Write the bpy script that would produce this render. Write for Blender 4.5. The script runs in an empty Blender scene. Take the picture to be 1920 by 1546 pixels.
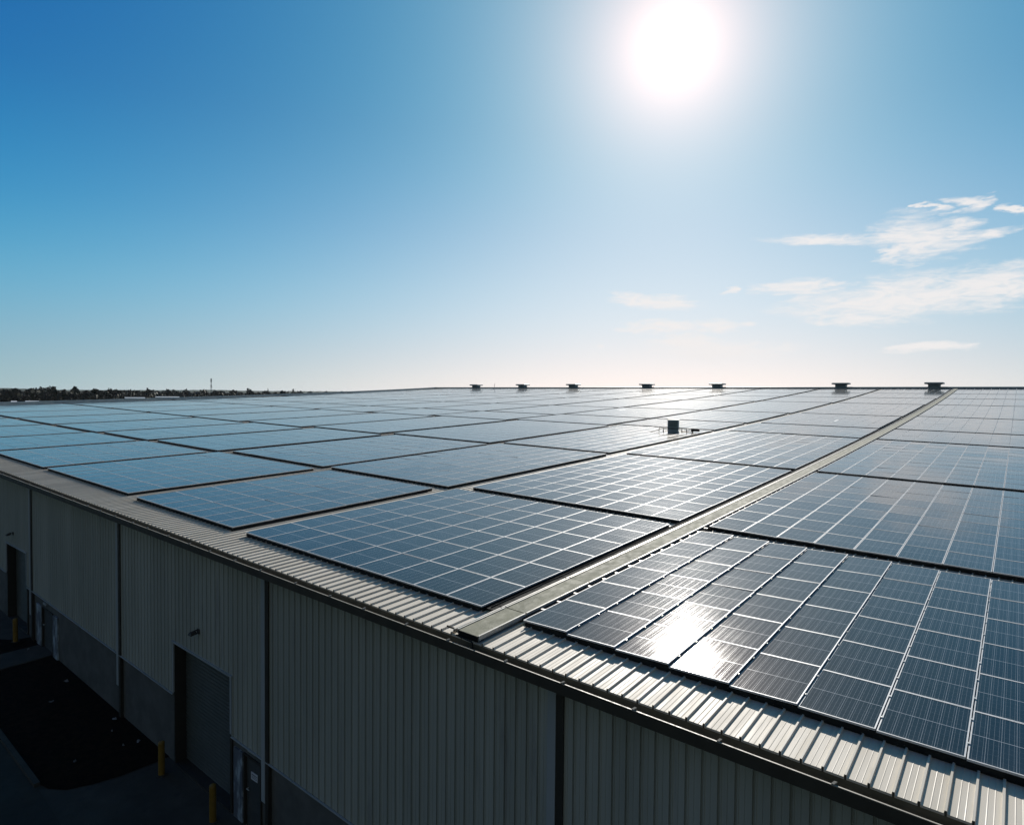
import bpy, math, random
from mathutils import Vector, Matrix
random.seed(7)
PI = math.pi
scene = bpy.context.scene
col = scene.collection

# ------------------------------------------------------------------ geometry of the roof
SLOPE, KAP, TWIST, TAU = 0.0328059, 0.17018e-3, 0.23548e-3, -0.0250994
PW, PH = 1.01, 1.45            # pitch of one panel across / up the roof
ROOF_N = -0.148                 # roof pans lie this far under the panel plane
RIDGE_S = 113.7
S_EAVE = -1.13

def P(x, s, n=0.0):
    """point on the gently dished roof: x along the eave, s up the slope, n off the panel plane"""
    n = n + KAP * s * s + TWIST * x * s
    return Vector((x, s * math.cos(SLOPE) - n * math.sin(SLOPE),
                   s * math.sin(SLOPE) + n * math.cos(SLOPE) + TAU * x))

def frame(x, s, n=0.0):
    e = 1e-2
    o = P(x, s, n)
    tx = (P(x + e, s, n) - o).normalized()
    ts = (P(x, s + e, n) - o).normalized()
    nn = tx.cross(ts).normalized()
    ts = nn.cross(tx)
    M = Matrix.Identity(4)
    for i in range(3):
        M[i][0], M[i][1], M[i][2], M[i][3] = tx[i], ts[i], nn[i], o[i]
    return M

def left_edge(s):
    return -88.0 - 0.238 * s

def GZ(x):
    return -7.1 - 0.04 * (max(-60.0, min(30.0, x)) + 14.0)

# ------------------------------------------------------------------ mesh builder
class MB:
    def __init__(self):
        self.v, self.f, self.m, self.uv = [], [], [], []
    def face(self, pts, m=0, uv=None):
        i = len(self.v)
        self.v.extend([tuple(p) for p in pts])
        self.f.append(tuple(range(i, i + len(pts))))
        self.m.append(m)
        self.uv.append(uv or [(0, 0)] * len(pts))
    def hexa(self, c, m=0):
        """c: 8 corners, bottom 0-3 then top 4-7, both counter-clockwise from above"""
        i = len(self.v)
        self.v.extend([tuple(p) for p in c])
        for q in ((3, 2, 1, 0), (4, 5, 6, 7), (0, 1, 5, 4), (1, 2, 6, 5), (2, 3, 7, 6), (3, 0, 4, 7)):
            self.f.append(tuple(i + k for k in q)); self.m.append(m); self.uv.append([(0, 0)] * 4)
    def box(self, x0, x1, y0, y1, z0, z1, m=0):
        self.hexa([(x0, y0, z0), (x1, y0, z0), (x1, y1, z0), (x0, y1, z0),
                   (x0, y0, z1), (x1, y0, z1), (x1, y1, z1), (x0, y1, z1)], m)
    def sbox(self, x0, x1, s0, s1, n0, n1, m=0):
        """box laid on the roof surface"""
        self.hexa([P(x0, s0, n0), P(x1, s0, n0), P(x1, s1, n0), P(x0, s1, n0),
                   P(x0, s0, n1), P(x1, s0, n1), P(x1, s1, n1), P(x0, s1, n1)], m)
    def wbox(self, x0, x1, y0, y1, zf0, zf1, m=0):
        """box whose bottom and top follow functions of x"""
        self.hexa([(x0, y0, zf0(x0)), (x1, y0, zf0(x1)), (x1, y1, zf0(x1)), (x0, y1, zf0(x0)),
                   (x0, y0, zf1(x0)), (x1, y0, zf1(x1)), (x1, y1, zf1(x1)), (x0, y1, zf1(x0))], m)
    def tube(self, pts, r, n=8, m=0, caps=True, radii=None):
        pts = [Vector(p) for p in pts]
        rings = []
        for k, p in enumerate(pts):
            d = (pts[min(k + 1, len(pts) - 1)] - pts[max(k - 1, 0)]).normalized()
            a = d.cross(Vector((0, 0, 1)))
            if a.length < 1e-3: a = d.cross(Vector((1, 0, 0)))
            a.normalize(); b = d.cross(a)
            rr = radii[k] if radii else r
            i = len(self.v)
            for j in range(n):
                t = 2 * PI * j / n
                self.v.append(tuple(p + (a * math.cos(t) + b * math.sin(t)) * rr))
            rings.append(i)
        for k in range(len(rings) - 1):
            for j in range(n):
                A, B = rings[k], rings[k + 1]
                self.f.append((A + j, A + (j + 1) % n, B + (j + 1) % n, B + j)); self.m.append(m); self.uv.append([(0, 0)] * 4)
        if caps:
            for A in (rings[0], rings[-1]):
                self.f.append(tuple(A + j for j in range(n))); self.m.append(m); self.uv.append([(0, 0)] * n)
    def build(self, name, mats, parent=None, smooth=False, origin=None):
        me = bpy.data.meshes.new(name)
        if origin is not None:
            o = Vector(origin)
            vs = [tuple(Vector(v) - o) for v in self.v]
        else:
            vs = self.v
        me.from_pydata(vs, [], self.f)
        if not isinstance(mats, (list, tuple)): mats = [mats]
        for mt in mats: me.materials.append(mt)
        if len(mats) > 1: me.polygons.foreach_set('material_index', self.m)
        if any(any(u != (0, 0) for u in q) for q in self.uv):
            lay = me.uv_layers.new(name='UVMap')
            k = 0
            for q in self.uv:
                for u in q:
                    lay.data[k].uv = u; k += 1
        if smooth: me.polygons.foreach_set('use_smooth', [True] * len(self.f))
        me.update()
        ob = bpy.data.objects.new(name, me)
        if origin is not None: ob.location = origin
        col.objects.link(ob)
        if parent is not None: ob.parent = parent
        return ob

def tag(o, label=None, cat=None, group=None, kind=None):
    if label: o['label'] = label
    if cat: o['category'] = cat
    if group: o['group'] = group
    if kind: o['kind'] = kind
    return o

def empty(name, loc=(0, 0, 0)):
    o = bpy.data.objects.new(name, None); o.location = loc; o.empty_display_size = 0.3
    col.objects.link(o)
    return o

def kid(o, parent):
    """parent while keeping the world placement of an object built in world coordinates"""
    o.parent = parent
    o.matrix_parent_inverse = Matrix.Translation(parent.location).inverted()
    return o

# ------------------------------------------------------------------ materials
def new_mat(name):
    m = bpy.data.materials.new(name); m.use_nodes = True
    nt = m.node_tree
    return m, nt, nt.nodes['Principled BSDF']

def nd(nt, t, **kw):
    n = nt.nodes.new(t)
    for k, v in kw.items(): setattr(n, k, v)
    return n

def mth(nt, op, a, b=None, c=None, clamp=False):
    n = nd(nt, 'ShaderNodeMath', operation=op, use_clamp=clamp)
    for i, v in enumerate((a, b, c)):
        if v is None: continue
        if isinstance(v, (int, float)): n.inputs[i].default_value = v
        else: nt.links.new(v, n.inputs[i])
    return n.outputs[0]

def mixc(nt, f, a, b):
    n = nd(nt, 'ShaderNodeMix', data_type='RGBA')
    for k, v in ((0, f), (6, a), (7, b)):
        if isinstance(v, (int, float)): n.inputs[k].default_value = v
        elif isinstance(v, (tuple, list)): n.inputs[k].default_value = (*v[:3], 1)
        else: nt.links.new(v, n.inputs[k])
    return n.outputs[2]

def ramp(nt, f, lo, hi, a=0.0, b=1.0):
    n = nd(nt, 'ShaderNodeMapRange', interpolation_type='SMOOTHSTEP')
    nt.links.new(f, n.inputs[0])
    for i, v in enumerate((lo, hi, a, b)): n.inputs[i + 1].default_value = v
    return n.outputs[0]

def noise(nt, vec, scale, detail=4, rough=0.55, dist=0.0):
    n = nd(nt, 'ShaderNodeTexNoise')
    n.inputs['Scale'].default_value = scale; n.inputs['Detail'].default_value = detail
    n.inputs['Roughness'].default_value = rough; n.inputs['Distortion'].default_value = dist
    if vec is not None: nt.links.new(vec, n.inputs['Vector'])
    return n.outputs[0]

def pos(nt, scale=(1, 1, 1)):
    g = nd(nt, 'ShaderNodeNewGeometry')
    mp = nd(nt, 'ShaderNodeMapping'); mp.inputs['Scale'].default_value = scale
    nt.links.new(g.outputs['Position'], mp.inputs[0])
    return mp.outputs[0]

def mottled(name, c1, c2, rough=0.6, metal=0.0, scale=1.5, stretch=(1, 1, 1), spec=0.5, bump=0.0, lo=0.35, hi=0.7, c3=None, s3=9.0):
    m, nt, b = new_mat(name)
    p = pos(nt, stretch)
    c = mixc(nt, ramp(nt, noise(nt, p, scale), lo, hi), c1, c2)
    if c3: c = mixc(nt, ramp(nt, noise(nt, p, s3, 6, 0.7), 0.55, 0.75, 0, 0.7), c, c3)
    nt.links.new(c, b.inputs['Base Color'])
    r = ramp(nt, noise(nt, p, scale * 3.1), 0.3, 0.7, rough - 0.07, rough + 0.07)
    nt.links.new(r, b.inputs['Roughness'])
    b.inputs['Metallic'].default_value = metal
    b.inputs['Specular IOR Level'].default_value = spec
    if bump:
        bn = nd(nt, 'ShaderNodeBump'); bn.inputs['Strength'].default_value = bump; bn.inputs['Distance'].default_value = 0.02
        nt.links.new(noise(nt, p, scale * 12, 5), bn.inputs['Height']); nt.links.new(bn.outputs[0], b.inputs['Normal'])
    return m

M = {}
M['roof'] = mottled('cream_roof_steel', (0.61, 0.545, 0.445), (0.72, 0.65, 0.545), 0.52, 0.0, 0.8, (3, 0.25, 1), 0.28, 0, c3=(0.48, 0.415, 0.33), s3=2.2)
M['trim'] = mottled('dark_bronze_gutter_steel', (0.050, 0.045, 0.034), (0.068, 0.060, 0.044), 0.5, 0.0, 2.0)
M['guttin'] = mottled('gutter_trough_bounce_light', (0.13, 0.115, 0.075), (0.20, 0.17, 0.11), 0.7, 0.0, 3.0, (1, 4, 4))  # trough colour raised above the gutter face to carry reflected light
M['galv'] = mottled('galvanised_steel', (0.50, 0.49, 0.46), (0.62, 0.61, 0.58), 0.42, 0.6, 6.0)
M['liplight'] = mottled('gutter_lip_steel', (0.30, 0.26, 0.20), (0.40, 0.35, 0.28), 0.5, 0.0, 4.0)
M['dullalu'] = mottled('dull_aluminium', (0.34, 0.32, 0.28), (0.46, 0.44, 0.40), 0.5, 0.2, 6.0)
M['clad'] = mottled('wall_cladding_steel', (0.36, 0.375, 0.33), (0.44, 0.455, 0.405), 0.55, 0.0, 0.5, (2.5, 1, 0.25), 0.35, 0, c3=(0.25, 0.25, 0.24), s3=1.3)
M['dado'] = mottled('dado_concrete', (0.10, 0.105, 0.10), (0.14, 0.143, 0.138), 0.75, 0.0, 1.2, (1, 1, 1), 0.3, 0.1, c3=(0.08, 0.08, 0.08), s3=3.5)
M['pillar'] = mottled('pillar_brown_steel', (0.034, 0.031, 0.024), (0.046, 0.041, 0.033), 0.6, 0.0, 1.5)
M['flash'] = mottled('pale_flashing_steel', (0.34, 0.38, 0.39), (0.42, 0.45, 0.46), 0.5, 0.0, 0.8, (1, 1, 0.4))
M['shutter'] = mottled('shutter_steel', (0.075, 0.09, 0.09), (0.095, 0.11, 0.11), 0.5, 0.0, 0.8)
M['door'] = mottled('door_paint', (0.06, 0.07, 0.075), (0.075, 0.085, 0.09), 0.5, 0.0, 2.0)
M['jamb'] = mottled('scuffed_pale_board', (0.13, 0.15, 0.18), (0.42, 0.50, 0.56), 0.5, 0.0, 2.2, (2, 2, 0.7), 0.5, 0, 0.45, 0.62)
M['sign'] = mottled('sign_white', (0.62, 0.65, 0.7), (0.7, 0.72, 0.76), 0.5)
M['ink'] = mottled('sign_ink', (0.05, 0.06, 0.09), (0.07, 0.08, 0.11), 0.5)
M['yellow'] = mottled('yellow_safety_paint', (0.20, 0.115, 0.014), (0.26, 0.145, 0.018), 0.5, 0.0, 5.0, c3=(0.2, 0.12, 0.03), s3=14.0)
M['asphalt'] = mottled('yard_asphalt', (0.044, 0.040, 0.031), (0.064, 0.058, 0.044), 0.85, 0.0, 0.7, (1, 1, 1), 0.3, 0.3, c3=(0.02, 0.02, 0.02), s3=6)
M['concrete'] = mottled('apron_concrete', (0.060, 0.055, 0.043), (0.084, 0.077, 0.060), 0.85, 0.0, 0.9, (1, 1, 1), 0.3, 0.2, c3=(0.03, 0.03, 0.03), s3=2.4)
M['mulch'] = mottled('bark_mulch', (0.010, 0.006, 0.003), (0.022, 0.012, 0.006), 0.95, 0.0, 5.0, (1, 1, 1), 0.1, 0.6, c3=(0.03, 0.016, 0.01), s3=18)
M['paper'] = mottled('litter_paper', (0.13, 0.14, 0.15), (0.26, 0.27, 0.28), 0.7)
M['deck'] = mottled('walkway_grating', (0.185, 0.182, 0.125), (0.28, 0.272, 0.19), 0.75, 0.0, 2.5, (1, 0.6, 1), 0.3, 0.3, c3=(0.5, 0.48, 0.36), s3=30)
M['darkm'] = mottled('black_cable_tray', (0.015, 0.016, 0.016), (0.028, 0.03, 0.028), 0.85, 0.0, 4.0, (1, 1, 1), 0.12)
M['vent'] = mottled('blue_grey_vent_steel', (0.19, 0.25, 0.275), (0.25, 0.31, 0.33), 0.5, 0.0, 1.0)
M['unit'] = mottled('teal_grey_unit_steel', (0.30, 0.40, 0.44), (0.38, 0.48, 0.52), 0.45, 0.0, 2.0)
M['rail'] = mottled('painted_pipe_rail', (0.07, 0.06, 0.045), (0.10, 0.09, 0.065), 0.5, 0.2, 3.0)
M['leaf'] = mottled('gum_foliage', (0.008, 0.012, 0.006), (0.020, 0.027, 0.012), 0.7, 0.0, 0.25, (1, 1, 1), 0.2)
M['leaf2'] = mottled('dark_pine_foliage', (0.007, 0.011, 0.006), (0.016, 0.022, 0.011), 0.7, 0.0, 0.3, (1, 1, 1), 0.2)
M['bark'] = mottled('tree_bark', (0.05, 0.04, 0.03), (0.08, 0.065, 0.05), 0.9)
M['terrain'] = mottled('scrub_ground', (0.014, 0.019, 0.009), (0.028, 0.030, 0.016), 0.9, 0.0, 0.01, (1, 1, 1), 0.1)
M['hill'] = mottled('wooded_hills', (0.028, 0.042, 0.024), (0.045, 0.060, 0.034), 0.9, 0.0, 0.006, (1, 1, 1), 0.1)
M['shedroof'] = mottled('white_shed_roof', (0.72, 0.73, 0.72), (0.8, 0.8, 0.8), 0.4)
M['shedwall'] = mottled('shed_wall', (0.25, 0.26, 0.26), (0.33, 0.33, 0.32), 0.6)
M['mast'] = mottled('mast_steel', (0.10, 0.11, 0.12), (0.15, 0.16, 0.17), 0.5, 0.4)
M['alu'] = mottled('anodised_frame', (0.55, 0.555, 0.56), (0.61, 0.615, 0.62), 0.5, 0.2, 8.0, (1, 1, 1), 0.3)

def glass_material():
    m, nt, b = new_mat('panel_cells_under_glass')
    uvn = nd(nt, 'ShaderNodeUVMap'); uvn.uv_map = 'UVMap'
    sp = nd(nt, 'ShaderNodeSeparateXYZ'); nt.links.new(uvn.outputs[0], sp.inputs[0])
    u, v = sp.outputs[0], sp.outputs[1]
    def lines(c, count, half, off=0.0):
        t = mth(nt, 'FRACT', mth(nt, 'ADD', mth(nt, 'MULTIPLY', c, count), off))
        return mth(nt, 'LESS_THAN', mth(nt, 'ABSOLUTE', mth(nt, 'SUBTRACT', t, 0.5)), half)
    fl_u = mth(nt, 'FLOOR', mth(nt, 'MULTIPLY', u, 6)); fl_v = mth(nt, 'FLOOR', mth(nt, 'MULTIPLY', v, 10))
    wn = nd(nt, 'ShaderNodeTexWhiteNoise', noise_dimensions='3D')
    cb = nd(nt, 'ShaderNodeCombineXYZ'); nt.links.new(fl_u, cb.inputs[0]); nt.links.new(fl_v, cb.inputs[1])
    oi = nd(nt, 'ShaderNodeObjectInfo'); nt.links.new(mth(nt, 'MULTIPLY', oi.outputs['Random'], 37.0), cb.inputs[2])
    nt.links.new(cb.outputs[0], wn.inputs[0])
    cell = mixc(nt, wn.outputs[0], (0.002, 0.004, 0.009), (0.0035, 0.0065, 0.014))
    grid_u = lines(u, 6, 0.012, 0.5)            # gap between two cell columns
    bus = lines(u, 18, 0.021)                   # three busbars on each cell
    grid_v = lines(v, 10, 0.011, 0.5)
    mid = mth(nt, 'LESS_THAN', mth(nt, 'ABSOLUTE', mth(nt, 'SUBTRACT', v, 0.5)), 0.0042)
    c = mixc(nt, mth(nt, 'MULTIPLY', grid_v, 0.35), cell, (0.16, 0.18, 0.21))
    c = mixc(nt, mth(nt, 'MULTIPLY', bus, 0.9), c, (0.30, 0.31, 0.325))
    c = mixc(nt, mth(nt, 'MULTIPLY', grid_u, 0.9), c, (0.42, 0.43, 0.45))
    c = mixc(nt, mth(nt, 'MULTIPLY', mid, 0.8), c, (0.5, 0.5, 0.52))
    # thin film of dust that gathers in streaks down the slope
    p = pos(nt, (1.0, 0.45, 1.0))
    dust = ramp(nt, noise(nt, p, 1.3, 6, 0.65), 0.35, 0.75, 0.002, 0.022)
    dust = mth(nt, 'MULTIPLY', dust, mth(nt, 'ADD', 0.5, oi.outputs['Random']))
    rim = ramp(nt, v, 0.0, 0.10, 0.05, 0.0)      # dirt that settles at the low edge of each panel
    rim = mth(nt, 'MULTIPLY', rim, ramp(nt, noise(nt, pos(nt), 3.0, 4), 0.3, 0.7))
    spots = ramp(nt, noise(nt, pos(nt), 7.5, 2, 0.4), 0.80, 0.83, 0.0, 0.5)
    c = mixc(nt, mth(nt, 'MAXIMUM', mth(nt, 'ADD', dust, rim), spots), c, (0.42, 0.40, 0.37))
    nt.links.new(c, b.inputs['Base Color'])
    metal_lines = mth(nt, 'MAXIMUM', bus, mth(nt, 'MAXIMUM', grid_u, mid))
    nt.links.new(mth(nt, 'MULTIPLY', metal_lines, 0.12), b.inputs['Metallic'])
    rr = ramp(nt, noise(nt, pos(nt), 0.9, 5, 0.6), 0.3, 0.7, 0.06, 0.10)
    rr = mth(nt, 'ADD', mth(nt, 'MULTIPLY', rr, mth(nt, 'SUBTRACT', 1.0, metal_lines)), mth(nt, 'MULTIPLY', metal_lines, 0.17))
    nt.links.new(rr, b.inputs['Roughness'])
    b.inputs['Specular IOR Level'].default_value = 0.42
    b.inputs['Sheen Weight'].default_value = 0.06; b.inputs['Sheen Roughness'].default_value = 0.25; b.inputs['Sheen Tint'].default_value = (1.0, .95, .9, 1)
    bn = nd(nt, 'ShaderNodeBump'); bn.inputs['Strength'].default_value = 0.03; bn.inputs['Distance'].default_value = 0.01
    nt.links.new(noise(nt, pos(nt), 2.2, 3), bn.inputs['Height']); nt.links.new(bn.outputs[0], b.inputs['Normal'])
    # fine dust lying on the glass: the flatter the line of sight, the more of it the light crosses
    dg = nd(nt, 'ShaderNodeBsdfAnisotropic'); dg.inputs['Color'].default_value = (.86, .84, .82, 1); dg.inputs['Roughness'].default_value = .42
    lw = nd(nt, 'ShaderNodeLayerWeight'); lw.inputs['Blend'].default_value = 0.5
    cosv = mth(nt, 'MAXIMUM', mth(nt, 'SUBTRACT', 1.0, lw.outputs['Facing']), 0.02)
    fac = mth(nt, 'SUBTRACT', 1.0, mth(nt, 'EXPONENT', mth(nt, 'DIVIDE', -0.0013, cosv)))
    mx = nd(nt, 'ShaderNodeMixShader'); nt.links.new(fac, mx.inputs[0]); nt.links.new(b.outputs[0], mx.inputs[1]); nt.links.new(dg.outputs[0], mx.inputs[2])
    nt.links.new(mx.outputs[0], nt.nodes['Material Output'].inputs[0])
    return m
M['glass'] = glass_material()

# ------------------------------------------------------------------ warehouse
ware = empty('warehouse', (0, 0, GZ(0)))
tag(ware, 'huge low warehouse with cream ribbed steel roof and shaded grey ribbed wall', 'warehouse')
def wpart(mb, name, mats, smooth=False): return kid(mb.build(name, mats, smooth=smooth), ware)

# --- ribbed roof sheet (front slope) with the rear slope and ends behind the ridge
RP = 0.2595
stations = [S_EAVE, 0.0, 2, 4.5, 8, 12, 17, 23, 30, 40, 52, 66, 82, 98, RIDGE_S]
def rib_profile(x0, fine):
    if fine:
        return [(x0, 0), (x0 + .058, 0), (x0 + .066, .0035), (x0 + .074, 0), (x0 + .128, 0), (x0 + .136, .0035), (x0 + .144, 0),
                (x0 + .196, 0), (x0 + .204, .035), (x0 + .228, .035), (x0 + .236, 0)]
    return [(x0, 0), (x0 + .196, 0), (x0 + .204, .035), (x0 + .228, .035), (x0 + .236, 0)]
mb = MB()
x = -116.0; prof = []
while x < 24:
    prof += rib_profile(x, x > -22); x += RP
prof.append((x, 0))
def clip_s(px, s):
    if px < -88.0: return max(s, (-88.0 - px) / 0.238)
    return s
base = len(mb.v)
for (px, pn) in prof:
    for s in stations:
        mb.v.append(tuple(P(px, min(clip_s(px, s), RIDGE_S), ROOF_N + pn)))
ns = len(stations)
for i in range(len(prof) - 1):
    for k in range(ns - 1):
        a = base + i * ns + k
        mb.f.append((a, a + ns, a + ns + 1, a + 1)); mb.m.append(0); mb.uv.append([(0, 0)] * 4)
# closing faces under the ribs at the eave (thin sheet edge turned down)
for i in range(len(prof) - 1):
    (xa, na), (xb, nb) = prof[i], prof[i + 1]
    if xa < -88: continue
    mb.face([P(xa, S_EAVE, ROOF_N - 0.03), P(xb, S_EAVE, ROOF_N - 0.03), P(xb, S_EAVE, ROOF_N + nb), P(xa, S_EAVE, ROOF_N + na)], 1 if na + nb > .05 else 0)
# rear slope
rz = lambda xx, s: P(xx, RIDGE_S, ROOF_N) + Vector((0, s, -0.055 * s))
for k in range(6):
    xa, xb = -115 + k * 23.2, -115 + (k + 1) * 23.2
    mb.face([rz(xa, 0), rz(xb, 0), rz(xb, 90), rz(xa, 90)], 0)
wpart(mb, 'roof', [M['roof'], M['trim']])
mb = MB()
for k in range(28):
    xa, xb = -115.2 + k * 5.0, -115.2 + (k + 1) * 5.0
    mb.sbox(xa, xb, RIDGE_S - 0.5, RIDGE_S + 0.5, ROOF_N - 0.02, 0.22)
wpart(mb, 'ridge_cap', M['vent'])
mb = MB()
for a, b_ in zip(stations[:-1], stations[1:]):
    for (sa, sb) in ((a, (a + b_) / 2), ((a + b_) / 2, b_)):
        xa, xb = left_edge(sa), left_edge(sb)
        mb.hexa([P(xa - .3, sa, -.9), P(xa + .15, sa, -.9), P(xb + .15, sb, -.9), P(xb - .3, sb, -.9),
                 P(xa - .3, sa, .25), P(xa + .15, sa, .25), P(xb + .15, sb, .25), P(xb - .3, sb, .25)])
wpart(mb, 'barge_capping', M['vent'])

# --- front wall
WY = -0.93
eave_z = lambda x: TAU * x - 0.26
dado_z = lambda x: -4.76 - 0.0385 * (x + 16)
door1 = (-11.72, -8.28, lambda x: -3.42 - 0.03 * (x + 10))
door2 = (-29.0, -26.0, lambda x: -2.92 - 0.01 * (x + 27.5))
XL, XR = -88.0, 23.9
def opening(x):
    for d in (door1, door2):
        if d[0] <= x <= d[1]: return d
    return None
mb = MB()
WP = 0.245
pr = []
x = XL
while x < XR:
    pr += [(x, 0.0), (x + .080, 0.0), (x + .086, .006), (x + .092, 0.0), (x + .184, 0.0), (x + .190, .034), (x + .222, .034), (x + .230, -.008), (x + .2445, -.008)]
    x += WP
pr.append((XR, 0.0))
for d in (door1, door2):
    pr += [(d[0], 0.0), (d[0] + 1e-4, 0.0), (d[1], 0.0), (d[1] + 1e-4, 0.0)]
pr.sort(key=lambda q: q[0])
for (xa, na), (xb, nb) in zip(pr[:-1], pr[1:]):
    xm = (xa + xb) / 2
    o = opening(xm)
    lo = (lambda q: o[2](q)) if o else (lambda q: dado_z(q) - 0.05)
    ya, yb = WY - na * -1.0 * -1.0, WY - nb * -1.0 * -1.0
    ya, yb = WY + na, WY + nb
    mb.face([(xa, ya, lo(xa)), (xb, yb, lo(xb)), (xb, yb, eave_z(xb)), (xa, ya, eave_z(xa))], 0)
wpart(mb, 'wall', M['clad'])
mb = MB()
segs = [(XL, door2[0]), (door2[1], -24.12), (-22.80, door1[0]), (door1[1], -7.68), (-6.80, XR)]
for a, b_ in segs:
    mb = MB()
    mb.wbox(a, b_, WY + 0.06, WY + 0.24, lambda q: GZ(q) - 0.3, dado_z)
    wpart(mb, 'dado_wall', M['dado'])
pd1_top = lambda q: -5.40 - 0.0385 * (q + 7.2)
pd2_top = lambda q: -4.93 - 0.0385 * (q + 23.4)
mb = MB()
mb.wbox(-7.68, -6.80, WY + 0.06, WY + 0.24, pd1_top, dado_z)
wpart(mb, 'door_lintel', M['dado'])
mb = MB()
mb.wbox(-24.12, -22.80, WY + 0.06, WY + 0.24, pd2_top, dado_z)
wpart(mb, 'door_lintel', M['dado'])
mb = MB()   # drip flashing between ribbed sheet and dado
for a, b_ in ((XL, door2[0] - .05), (door2[1] + .05, door1[0] - .05), (door1[1] + .05, XR)):
    mb.wbox(a, b_, WY - 0.045, WY - 0.004, lambda q: dado_z(q) - 0.085, lambda q: dado_z(q) - 0.055)
wpart(mb, 'drip_flashing', M['flash'])
# inside darkness behind openings / end walls
mb = MB()
mb.wbox(XL, XL + 0.2, WY + 0.3, 110, lambda q: -8, lambda q: TAU * XL - 0.4)
mb.wbox(XR - 0.2, XR, WY + 0.3, 200, lambda q: -9, lambda q: TAU * XR - 0.6)
wpart(mb, 'end_wall', M['clad'])
for c in (-70.8, -61.7, -52.6, -43.5, -34.4, -25.22, -15.72, -6.40, 2.62, 11.7, 20.8):
    mb = MB()
    mb.wbox(c - 0.10, c + 0.045, WY - 0.04, WY + 0.1, lambda q: GZ(q) - 0.2, lambda q: eave_z(q) + 0.02)
    pl = wpart(mb, 'column', M['pillar'])
    mb = MB()
    mb.wbox(c - 0.27, c - 0.102, WY - 0.05, WY + 0.05, lambda q: dado_z(q) - 1.15, eave_z)
    fl = mb.build('corner_flashing', M['flash']); kid(fl, ware); fl.parent = pl; fl.matrix_parent_inverse = Matrix.Identity(4)
# roller doors
def roller(d, zb):
    mb = MB()
    x0, x1, top = d
    y = WY + 0.36
    n = 34
    for k in range(n):
        f0, f1 = k / n, (k + 0.86) / n
        f2 = (k + 1) / n
        zz = lambda q, f: zb(q) + (top(q) - zb(q)) * f
        mb.face([(x0, y, zz(x0, f0)), (x1, y, zz(x1, f0)), (x1, y - .012, zz(x1, (f0 + f1) / 2)), (x0, y - .012, zz(x0, (f0 + f1) / 2))])
        mb.face([(x0, y - .012, zz(x0, (f0 + f1) / 2)), (x1, y - .012, zz(x1, (f0 + f1) / 2)), (x1, y, zz(x1, f1)), (x0, y, zz(x0, f1))])
        mb.face([(x0, y, zz(x0, f1)), (x1, y, zz(x1, f1)), (x1, y + .004, zz(x1, f2)), (x0, y + .004, zz(x0, f2))])
    r = wpart(mb, 'roller_door', M['shutter'])
    mb = MB()
    mb.wbox(x0 - 0.02, x0 + 0.05, WY + 0.012, WY + 0.40, lambda q: zb(q), lambda q: top(q) - 0.002, 1)
    mb.wbox(x1 - 0.09, x1 + 0.01, WY + 0.012, WY + 0.40, lambda q: zb(q), lambda q: top(q) - 0.002, 1)
    mb.wbox(x0 - 0.05, x0 + 0.02, WY - 0.03, WY + 0.010, lambda q: dado_z(q), lambda q: top(q) - 0.002)
    mb.wbox(x1 - 0.02, x1 + 0.06, WY - 0.03, WY + 0.010, lambda q: dado_z(q), lambda q: top(q) - 0.002)
    mb.wbox(x0 - 0.06, x1 + 0.09, WY - 0.05, WY + 0.40, lambda q: top(q) + 0.0, lambda q: top(q) + 0.045)
    f = mb.build('door_frame', [M['flash'], M['pillar']]); f.parent = r
    mb = MB()
    mb.wbox(x0 + 0.09, x1 - 0.09, WY + 0.0, WY + 0.5, lambda q: zb(q) - 0.02, lambda q: zb(q) + 0.05)
    s_ = mb.build('door_sill', M['pillar']); s_.parent = r
    f.matrix_parent_inverse = s_.matrix_parent_inverse = Matrix.Identity(4)
    return r
roller(door1, lambda q: GZ(q) + 0.02)
roller(door2, lambda q: GZ(q) + 0.02)
# personnel doors
def pdoor(x0, x1, top, sign):
    mb = MB()
    mb.wbox(x0 + .05, x1 - .05, WY + 0.10, WY + 0.15, lambda q: GZ(q) + 0.02, lambda q: top(q) - 0.05)
    d = wpart(mb, 'door', M['door'])
    mb = MB()
    for a, b_ in ((x0, x0 + .05), (x1 - .05, x1)):
        mb.wbox(a, b_, WY + 0.02, WY + 0.2, lambda q: GZ(q), lambda q: top(q) - 0.05)
    mb.wbox(x0, x1, WY + 0.02, WY + 0.2, lambda q: top(q) - 0.05, lambda q: top(q) - 0.001)
    f = mb.build('door_frame', M['pillar']); f.parent = d
    mb = MB()
    hx = x0 + .13; hz = GZ(hx) + 1.02
    mb.tube([(hx, WY + .10, hz), (hx, WY + .04, hz), (hx + .12, WY + .04, hz)], .014, 6)
    h = mb.build('door_handle', M['galv']); h.parent = d
    if sign:
        mb = MB()
        sx, sz = -7.40, -6.03
        mb.box(sx, sx + .31, WY + .085, WY + .099, sz, sz + .20)
        rr = random.Random(3)
        for row, zz in ((0, sz + .125), (1, sz + .085), (2, sz + .045)):
            xx = sx + .035
            while xx < sx + .27:
                ww = rr.uniform(.012, .028)
                mb.box(xx, xx + ww, WY + .0835, WY + .0852, zz, zz + (.035 if row == 0 else .018), 1); xx += ww + .01
        s_ = mb.build('door_sign', [M['sign'], M['ink']]); s_.parent = d; s_.matrix_parent_inverse = Matrix.Identity(4)
    f.matrix_parent_inverse = h.matrix_parent_inverse = Matrix.Identity(4)
    mb = MB()
    mb.box(x0 + .25, x0 + .62, WY + .0, WY + .058, top(x0) + .13, top(x0) + .22)
    wpart(mb, 'number_plate', M['flash'])
pdoor(-7.68, -6.80, pd1_top, True)
pdoor(-24.12, -22.80, pd2_top, False)
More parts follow.
